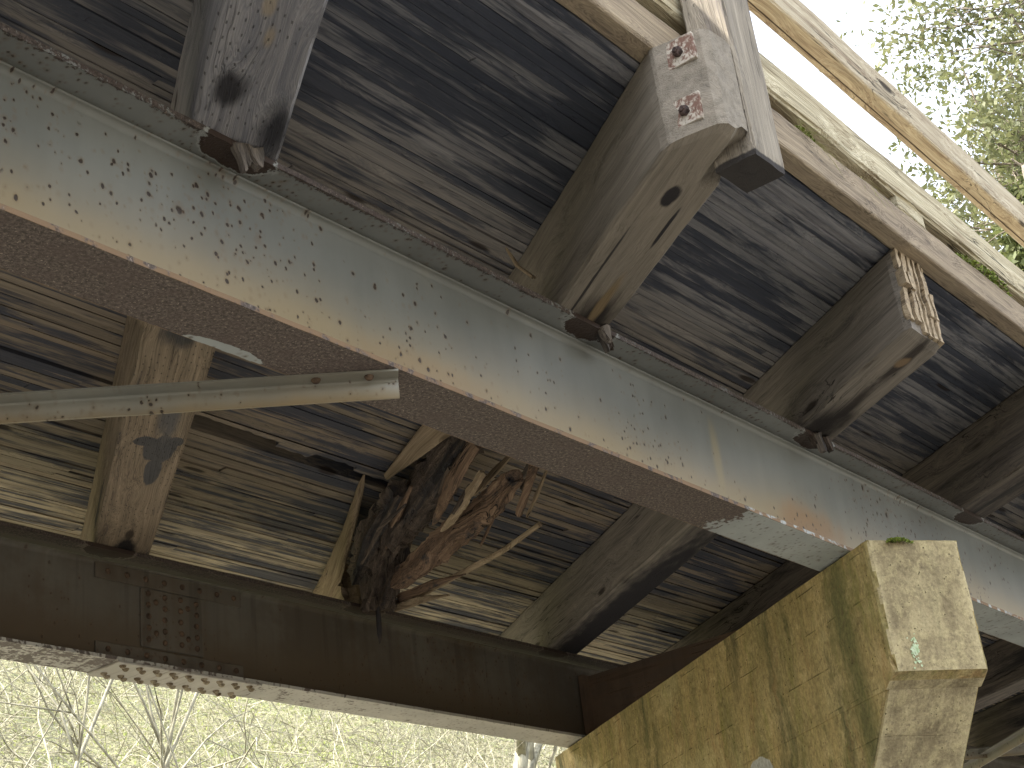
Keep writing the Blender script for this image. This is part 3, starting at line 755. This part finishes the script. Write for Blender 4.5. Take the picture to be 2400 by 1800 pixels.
zs_ = [.4966*S, .506*S, .515*S] + lin(.515*S, .7215*S, 16)[1:-1] + [.7215*S-.012, .7215*S]
xs_ = [0, .02] + lin(.02, 1.42*S-.02, 110)[1:-1] + [1.42*S-.02, 1.42*S]; ys_c = [-D_, -D_+.02] + lin(-D_+.02, -.02, 14)[1:-1] + [-.02, 0]
def fcap(p, cnt, i, j, k):
    q = Vector(p); ins = (.032*S, .018*S)[k] if k < 2 else 0
    if i == 0: q.x += ins
    elif i == len(xs_)-1: q.x -= ins
    else: q.x = max(q.x, ins + .001) if p.x < .5 else min(q.x, 1.42*S - ins - .001)
    if k >= 2:
        q.y += .003*nz(q, 4, 3)*(1 if j == 0 or j == len(ys_c)-1 else 0); q.x += .003*nz(q, 5, 8)*(i == 0)
        if cnt >= 2:
            c = .006 + .010*max(0, nz(q, 7, 1)) + .022*max(0, nz(q, 15, 4))**2*4
            if i == 0: q.x += c
            if j in (0, len(ys_c)-1): q.y += c if j == 0 else -c
            if k == len(zs_)-1: q.z -= c
    return q
grid_box(bm, xs_, ys_c, zs_, fcap)
for f in bm.faces:
    c = f.calc_center_median(); f[tint] = 1.0 if c.x < .12 and (abs(f.normal.x) > .5 or c.x < .004 or c.z < .51*S) and -D_+.004 < c.y < -.004 else 0.0
bm_obj('pier_cap', bm, CONC, pier)
conc('pier_stem', [(.032, .4964), (.115, .398), (.23, .26), (.23, -.56), (1.20, -.56), (1.20, .26), (1.31, .398), (1.388, .4964)], 3, -.003, -D_+.003)
mloc = OV(1.35, 1.916, .7225)
moss(mloc - Vector((0, 0, .028)), .085, 500, 'green moss tuft on top of the concrete pier end', 11, 1.5)
lich = simple('pale lichen', (.38, .48, .27), (.55, .62, .42), 50, bump=.6)
vs, fs = [], []; rs = random.Random(9)
for _ in range(90):
    c = Vector((0, rs.gauss(0, .012), rs.gauss(0, .03))); c.y += c.z*-.1; s_ = rs.uniform(.003, .009); k = len(vs); a0 = rs.uniform(0, 6)
    for j in range(6): vs.append(c + Vector((rs.uniform(-.003, .0), s_*math.cos(a0+j*1.047)*rs.uniform(.5, 1), s_*math.sin(a0+j*1.047)*rs.uniform(.5, 1))))
    fs.append(tuple(range(k, k+6)))
o = py_obj('lichen_patch', vs, fs, lich); o.location = OV(1.326, V0-.0016, .546); o.rotation_euler = (0, 0, BEAM_ROT)
tag(o, 'pale green lichen patch low on the concrete pier end', 'lichen')

# ------------------------------------------------------------------ cross members
dia = empty('steel_diaphragm', P(2.87, 1.5, .7226), 0, 'rust brown steel cross channel between the girders above the pier', 'diaphragm')
bm = bmesh.new(); add_box(bm, -.006, .006, -.494*S, .4935*S, .017*S, .150*S); bm_obj('channel_web', bm, S_DIA, dia)
for nm, z0 in (('upper_flange', .1502*S), ('lower_flange', .0135*S)):
    bm = bmesh.new(); add_box(bm, -.006, .07, -.494*S, .4935*S, z0, z0+.0105); bm_obj(nm, bm, S_DIA, dia)
bm = bmesh.new(); add_box(bm, -.075, -.0065, .4805*S, .4935*S-.002, .02*S, .155*S); bm_obj('connection_angle', bm, S_DIA, dia)
def brace(a, b, label, leg=.075, drop=.078):
    a, b = P(*a), P(*b); d = b-a; L = d.length; rz = math.atan2(d.y, d.x)
    r = empty('angle_brace', a, rz, label, 'brace', 'steel angle braces under the girders')
    # local X along the brace; the flat leg reaches to the near side (+Y or -Y)
    side = 1 if (Vector((-d.y, d.x)).dot(Vector((-a.x, -a.y))) > 0) else -1
    up = 0
    prof = [(0, 0), (leg, 0), (leg, -.008), (.020, -.008), (.017, -.008), (.0125, -.0092), (.0102, -.0115), (.009, -.016), (.009, -.019), (.009, -drop), (0, -drop)]
    vs, fs = [], []; n = len(prof); xs = lin(0, L, 40)
    for i, x in enumerate(xs):
        for yy, zz in prof: vs.append((x, yy*side, zz + .0012*noise.noise(Vector((x*3, yy*30, 2)))))
    for i in range(len(xs)-1):
        for k in range(n): fs.append((i*n+k, i*n+(k+1) % n, (i+1)*n+(k+1) % n, (i+1)*n+k))
    fs.append(tuple(range(n))); fs.append(tuple((len(xs)-1)*n+k for k in range(n))[::-1])
    bm = bmesh.new(); bv = [bm.verts.new(v) for v in vs]
    for f in fs: bm.faces.new([bv[i] for i in f])
    ai = bm_obj('angle_iron', bm, S_BRACE, r)
    for pl in ai.data.polygons:
        pl.use_smooth = 1e-3 < abs(pl.normal.z) < .999 or len(pl.vertices) == 4 and pl.index % len(prof) in (3, 8)
    for x in (.10, .28, L-.1):
        o = bpy.data.objects.new('bolt_head', riv_flat2); C.objects.link(o); o.parent = r; o.location = (x, side*.045, -.008)
    return r
riv_flat2 = dome(.017, .016, 'z'); riv_flat2.materials.append(S_RIV)
zbr = .7222
brace((1.131, .974, zbr), (.13, 2.0, zbr), 'spotted grey steel angle brace ending under the near girder')
brace((4.62, .985, zbr), (3.56, 2.0, zbr), 'shaded angle brace beyond the pier, lying under the crossing one')
brace((3.50, 1.02, zbr-.012), (4.50, 2.0, zbr-.012), 'angle brace beyond the pier with its wide face crossing the shaded brace')
g2b = None

# ------------------------------------------------------------------ terrain and plants
def ground_h(x, y):
    s_ = max(0.0, y-10.5); h = .62*s_ if s_ < 40 else .62*40 + .2*(s_-40)
    s2 = max(0.0, x-34.0); h = max(h, min(.45*s2, 18+.05*s2)) if y > -20 else h
    h = min(h, 46) * min(1, max(0, (y+20)/22)) if y < 2 else min(h, 46)
    return h + .10*noise.noise(Vector((x*.35, y*.35, 0))) + .6*noise.noise(Vector((x*.06, y*.06, 3)))*min(1, (abs(x)+abs(y))/30)
def axis(lo, hi, fine_lo, fine_hi, step, coarse):
    a = []; x = lo
    while x < hi:
        a.append(x); x += step if fine_lo <= x < fine_hi else coarse
    return a + [hi]
xs = axis(-420, 420, -12, 60, 1.2, 18); ys = axis(-420, 420, -12, 60, 1.2, 18)
vs = [(x, y, ground_h(x, y)) for y in ys for x in xs]; nx = len(xs)
fs = [(j*nx+i, j*nx+i+1, (j+1)*nx+i+1, (j+1)*nx+i) for j in range(len(ys)-1) for i in range(nx-1)]
m = M('river bank gravel and leaf litter'); p = m.obj; gx, gy, gz = m.sep(p)
v = m.vor(p, 9); c1 = m.mix(m.sep(v['Color'])[0], (.075, .072, .066), (.19, .182, .168))
c1 = m.mix(m.mul(m.step(m.noise(p, .8, 4), .5, .65), .6), c1, (.25, .22, .15))
c2 = m.mix(m.step(m.noise(p, 6, 5, .7), .4, .6), (.13, .125, .07), (.24, .23, .13)); c2 = m.mix(m.mul(m.step(m.noise(p, 1.1, 4), .50, .66), .5), c2, (.13, .16, .06))
col = m.mix(m.step(gz, .3, 1.2), c1, c2)
gm = m.done(col, .95, m.add(v['Distance'], m.noise(p, 20, 4)), .8, .05)
o = py_obj('ground', vs, fs, gm, smooth=True); tag(o, 'gravel river bank rising into a wooded hillside', None, None, 'structure')
del o['label']

def leaf_cloud(name, centers, size, mat, parent=None, seed=0, per=8, spread=.3, flat=.5, drop=0.0):
    rs = random.Random(seed); vs, fs, tn = [], [], []
    for c, base in centers:
        for _ in range(per):
            q = c + Vector((rs.gauss(0, spread), rs.gauss(0, spread), rs.gauss(0, spread*flat) - drop*rs.random()))
            s_ = size*rs.uniform(.5, 1.2)
            nrm = Vector((rs.gauss(0, 1), rs.gauss(0, 1), rs.gauss(.4, 1))).normalized(); t = nrm.orthogonal().normalized()
            t.rotate(Matrix.Rotation(rs.uniform(0, 6.28), 3, nrm)); b = nrm.cross(t)
            k = len(vs); vs += [q-t*s_, q-b*s_*.45+t*s_*.1, q+t*s_, q+b*s_*.45+t*s_*.1]; fs.append((k, k+1, k+2, k+3))
            tn.append(min(1, max(0, base + rs.uniform(-.25, .25))))
    me = bpy.data.meshes.new(name); me.from_pydata([tuple(v) for v in vs], [], fs); me.update()
    a = me.attributes.new('tint', 'FLOAT', 'FACE'); a.data.foreach_set('value', tn)
    return link(name, me, mat, parent)
BARK = simple('pale bark', (.19, .175, .125), (.37, .345, .25), 14, stretch=(1, 1, .3), bump=.8)
BARKD = simple('dark bark', (.10, .085, .065), (.24, .20, .15), 10, stretch=(1, 1, .3), bump=.8)
L_BROAD = leafmat('broad leaves', ((.085, .095, .045), (.14, .15, .065), (.20, .195, .095)), .4)
L_CON = leafmat('conifer needles', ((.085, .105, .035), (.125, .145, .05), (.165, .18, .065)), .35)
L_BRUSH = leafmat('brush leaves', ((.24, .22, .15), (.26, .27, .125), (.28, .32, .10)), .4)

def grow(vs, fs, p, d, L, r, depth, rs, tips, up=.1, kids=(2, 4), wig=.25, shrink=.62, n=6):
    pts, rads = [p.copy()], [r]; seg = 6; q = p.copy(); dd = d.normalized()
    for i in range(seg):
        dd = (dd + Vector((rs.gauss(0, wig), rs.gauss(0, wig), rs.gauss(0, wig) + up))*.35).normalized()
        q = q + dd*L/seg; pts.append(q.copy()); rads.append(r*(1-.62*(i+1)/seg))
    tube(vs, fs, pts, rads, n)
    if depth == 0:
        tips.append(q); tips.append(pts[3]); return
    for _ in range(rs.randint(*kids)):
        i = rs.randint(2, seg); a = pts[i]
        nd = (dd + Vector((rs.gauss(0, .75), rs.gauss(0, .75), rs.gauss(.1, .6)))).normalized()
        grow(vs, fs, a, nd, L*shrink*rs.uniform(.75, 1.15), rads[i]*.75, depth-1, rs, tips, up, kids, wig, shrink, max(4, n-1))
    tips.append(q)

def bare_tree(x, y, h, lean, r, label, seed, depth=3, leaves=.0):
    rs = random.Random(seed); z = ground_h(x, y)-.1
    t = empty('bare_tree', (x, y, z), 0, label, 'tree', 'bare trees on the hillside')
    vs, fs, tips = [], [], []
    grow(vs, fs, Vector((0, 0, 0)), Vector(lean), h, r, depth, rs, tips, .08, (4, 6), .45, .62)
    py_obj('trunk', vs, fs, BARK, t, True)
    if leaves:
        leaf_cloud('crown', [(c, rs.random()) for c in tips if rs.random() < leaves], .05, L_BRUSH, t, seed, 5, .12)
    return t
BT = ((7.8, 12.6, 6.5, (.5, -.1, 1), .035, 'bare pale tree below the rusty end of the far girder flange'),
      (9.6, 14.2, 7.0, (.75, -.1, .8), .032, 'bare tree leaning beneath the riveted flange splice'),
      (12.6, 13.6, 6.0, (-.7, .0, .9), .04, 'bare tree with one long branch slanting away from the pier'),
      (18.2, 12.6, 9.5, (-.93, .0, .42), .05, 'bare tree lying over with a long low stem across the bank'),
      (16.6, 14.0, 8.5, (.05, .0, 1), .17, 'thick pale tree trunk standing beside the concrete pier'),
      (18.6, 13.2, 6.5, (.7, -.1, .7), .045, 'bare tree with arching stems close beside the pier'),
      (20.0, 15.0, 7.5, (-.5, 0, 1), .04, 'bare tree partly hidden behind the concrete pier'),
      (10.9, 17.2, 8.5, (.1, 0, 1), .05, 'slim upright bare tree highest on the brushy hillside'),
      (12.0, 12.2, 7.0, (.9, .1, .45), .035, 'bare tree reaching its low limbs towards the pier'))
for k, (x, y, h, ln, r, lab) in enumerate(BT): bare_tree(x, y, h, ln, r, lab, 100+k, 3 if k != 4 else 2, .0)
# brush on the hillside, too dense to count
rs = random.Random(77); cen = []
for _ in range(16000):
    y = rs.uniform(10.5, 36); x = rs.uniform(.35*y-2, 1.75*y+4)
    cl = noise.noise(Vector((x*.28, y*.28, 5))) + .3*(1 - x/14)
    cen.append((Vector((x, y, ground_h(x, y) + abs(rs.gauss(0, .8)))), .5 + .9*cl + rs.uniform(-.25, .25)))
o = leaf_cloud('undergrowth', cen, .045, L_BRUSH, None, 7, 10, .28, .8); tag(o, None, None, None, 'stuff')
o['label'] = 'sunlit yellow green brush covering the hillside'; o['category'] = 'undergrowth'
vs, fs = [], []
for _ in range(5000):
    y = rs.uniform(10.5, 30); x = rs.uniform(.35*y-2, 1.75*y+4); z = ground_h(x, y) + rs.uniform(0, 1.6)
    d = Vector((rs.gauss(0, 1), rs.gauss(0, .4), rs.gauss(.5, .6))).normalized(); L = rs.uniform(.4, 1.9); p0 = Vector((x, y, z)); pts = [p0]
    for i in range(4):
        d = (d + Vector((rs.gauss(0, .22), rs.gauss(0, .22), rs.gauss(0, .22)))).normalized(); pts.append(pts[-1] + d*L/4)
    r = rs.uniform(.006, .017); tube(vs, fs, pts, [r, r*.85, r*.7, r*.5, r*.25], 3)
o = py_obj('twigs', vs, fs, BARK); tag(o, 'tangle of pale twigs over the hillside brush', 'twigs', None, 'stuff')

# tall trees past the far end of the deck
def broad_tree(x, y, h, label, seed, lean=(0, 0, 1), r=.45):
    rs = random.Random(seed); z = ground_h(x, y)-.2
    t = empty('broadleaf_tree', (x, y, z), 0, label, 'tree')
    vs, fs, tips = [], [], []
    pts, rads = [], []; L = Vector(lean).normalized()
    for i in range(13):
        u = i/12; pts.append(L*h*u + Vector((.5*noise.noise(Vector((u*4, seed, 0))), .5*noise.noise(Vector((seed, u*4, 1))), 0))); rads.append(r*(1-.85*u))
    tube(vs, fs, pts, rads, 10)
    for k in range(64):
        u = rs.uniform(.42, .99); i = int(u*12); p = pts[i].lerp(pts[min(12, i+1)], u*12-i)
        a = rs.uniform(0, 6.28); up_ = rs.uniform(-.15, .5)
        grow(vs, fs, p, Vector((math.cos(a), math.sin(a), up_)), h*.135*(1.25-u*.75)*rs.uniform(.6, 1.2), rads[i]*.32, 2, rs, tips, .0, (3, 4), .3, .6, 5)
    py_obj('trunk', vs, fs, BARKD, t, True)
    leaf_cloud('crown', [(c, .5 + .4*noise.noise(c*.4)) for c in tips], .17, L_BROAD, t, seed, 7, .42, .8, .15)
    return t
broad_tree(46, 9.2, 37, 'tall broadleaf tree with dark trunk, highest above the guard rail', 201)
broad_tree(54, 14.2, 29.5, 'lower paler broadleaf tree standing in front of the conifers', 203, (0, .02, 1), .25)
def conifer(x, y, h, w, label, seed):
    rs = random.Random(seed); z = ground_h(x, y)-.2
    t = empty('conifer_tree', (x, y, z), 0, label, 'tree', 'conifers past the far end of the deck')
    vs, fs, cen = [], [], []
    tube(vs, fs, [Vector((0, 0, h*i/8)) for i in range(9)], [.4*(1-i/8.3) for i in range(9)], 8)
    lv = int(h*2.2)
    for i in range(lv):
        u = .18 + .82*i/lv; rad = w*(1-u)**.85*rs.uniform(.75, 1.15) + .15
        for k in range(7):
            a = rs.uniform(0, 6.28); tip = Vector((math.cos(a)*rad, math.sin(a)*rad, h*u - rad*.25)); b = Vector((0, 0, h*u))
            tube(vs, fs, [b, b.lerp(tip, .5) + Vector((0, 0, .1*rad)), tip], [.05, .035, .012], 4)
            for j in range(int(3+rad*2)):
                q = b.lerp(tip, rs.uniform(.2, 1)); cen.append((q, rs.random()*.7+.15*(q.z/h)))
    py_obj('trunk', vs, fs, BARKD, t, True)
    leaf_cloud('crown', cen, .20, L_CON, t, seed, 8, .32, .5, .25); return t
conifer(44, 11.6, 22.0, 3.6, 'smallest green conifer seen just over the guard rail', 301)
conifer(47, 15.0, 21.0, 3.8, 'broad green conifer behind the paler broadleaf tree', 302)
conifer(50, 12.2, 25.0, 4.0, 'tallest green conifer standing behind the two others', 303)

# ------------------------------------------------------------------ light, sky, camera
sun_dir = Vector((-.42, .38, .82)).normalized()
el = math.asin(sun_dir.z); az = math.atan2(sun_dir.x, sun_dir.y)
w = bpy.data.worlds.new('World'); bpy.context.scene.world = w; w.use_nodes = True
nt = w.node_tree; bg = nt.nodes['Background']; sk = nt.nodes.new('ShaderNodeTexSky'); sk.sky_type = 'NISHITA'; sk.sun_disc = False
sk.sun_elevation = el; sk.sun_rotation = az; sk.air_density = 1.0; sk.dust_density = 3.0; sk.ozone_density = 1.0
hs = nt.nodes.new('ShaderNodeHueSaturation'); hs.inputs['Saturation'].default_value = .38; hs.inputs['Value'].default_value = 1.15   # thin white cloud
nt.links.new(sk.outputs[0], hs.inputs['Color']); nt.links.new(hs.outputs[0], bg.inputs[0]); bg.inputs[1].default_value = .15
sl = bpy.data.lights.new('Sun', 'SUN'); sl.energy = 2.7; sl.angle = math.radians(2.0); sl.color = (1, .95, .86)
so = bpy.data.objects.new('Sun', sl); C.objects.link(so); so.rotation_euler = (-sun_dir).to_track_quat('-Z', 'Y').to_euler(); so.location = (0, 0, 40)
cam = bpy.data.cameras.new('Camera'); co = bpy.data.objects.new('Camera', cam); C.objects.link(co)
R = ((.62724896, .26715615, .7315643), (-.77057051, .34923072, .53315944), (-.1130479, -.89814558, .42491726))
right = Vector((R[0][0], R[1][0], R[2][0])); up_ = -Vector((R[0][1], R[1][1], R[2][1])); back = -Vector((R[0][2], R[1][2], R[2][2]))
mt = Matrix((right, up_, back)).transposed().to_4x4(); mt.translation = (0, 0, H); co.matrix_world = mt
cam.sensor_width = 36; cam.lens = 36*3601.4/2400; cam.clip_end = 1500; cam.clip_start = .05
sc = bpy.context.scene; sc.camera = co
sc.view_settings.view_transform = 'Standard'; sc.view_settings.look = 'None'; sc.view_settings.exposure = 2.27; sc.view_settings.gamma = 1
sc.cycles.use_denoising = True; sc.cycles.max_bounces = 8; sc.cycles.diffuse_bounces = 5
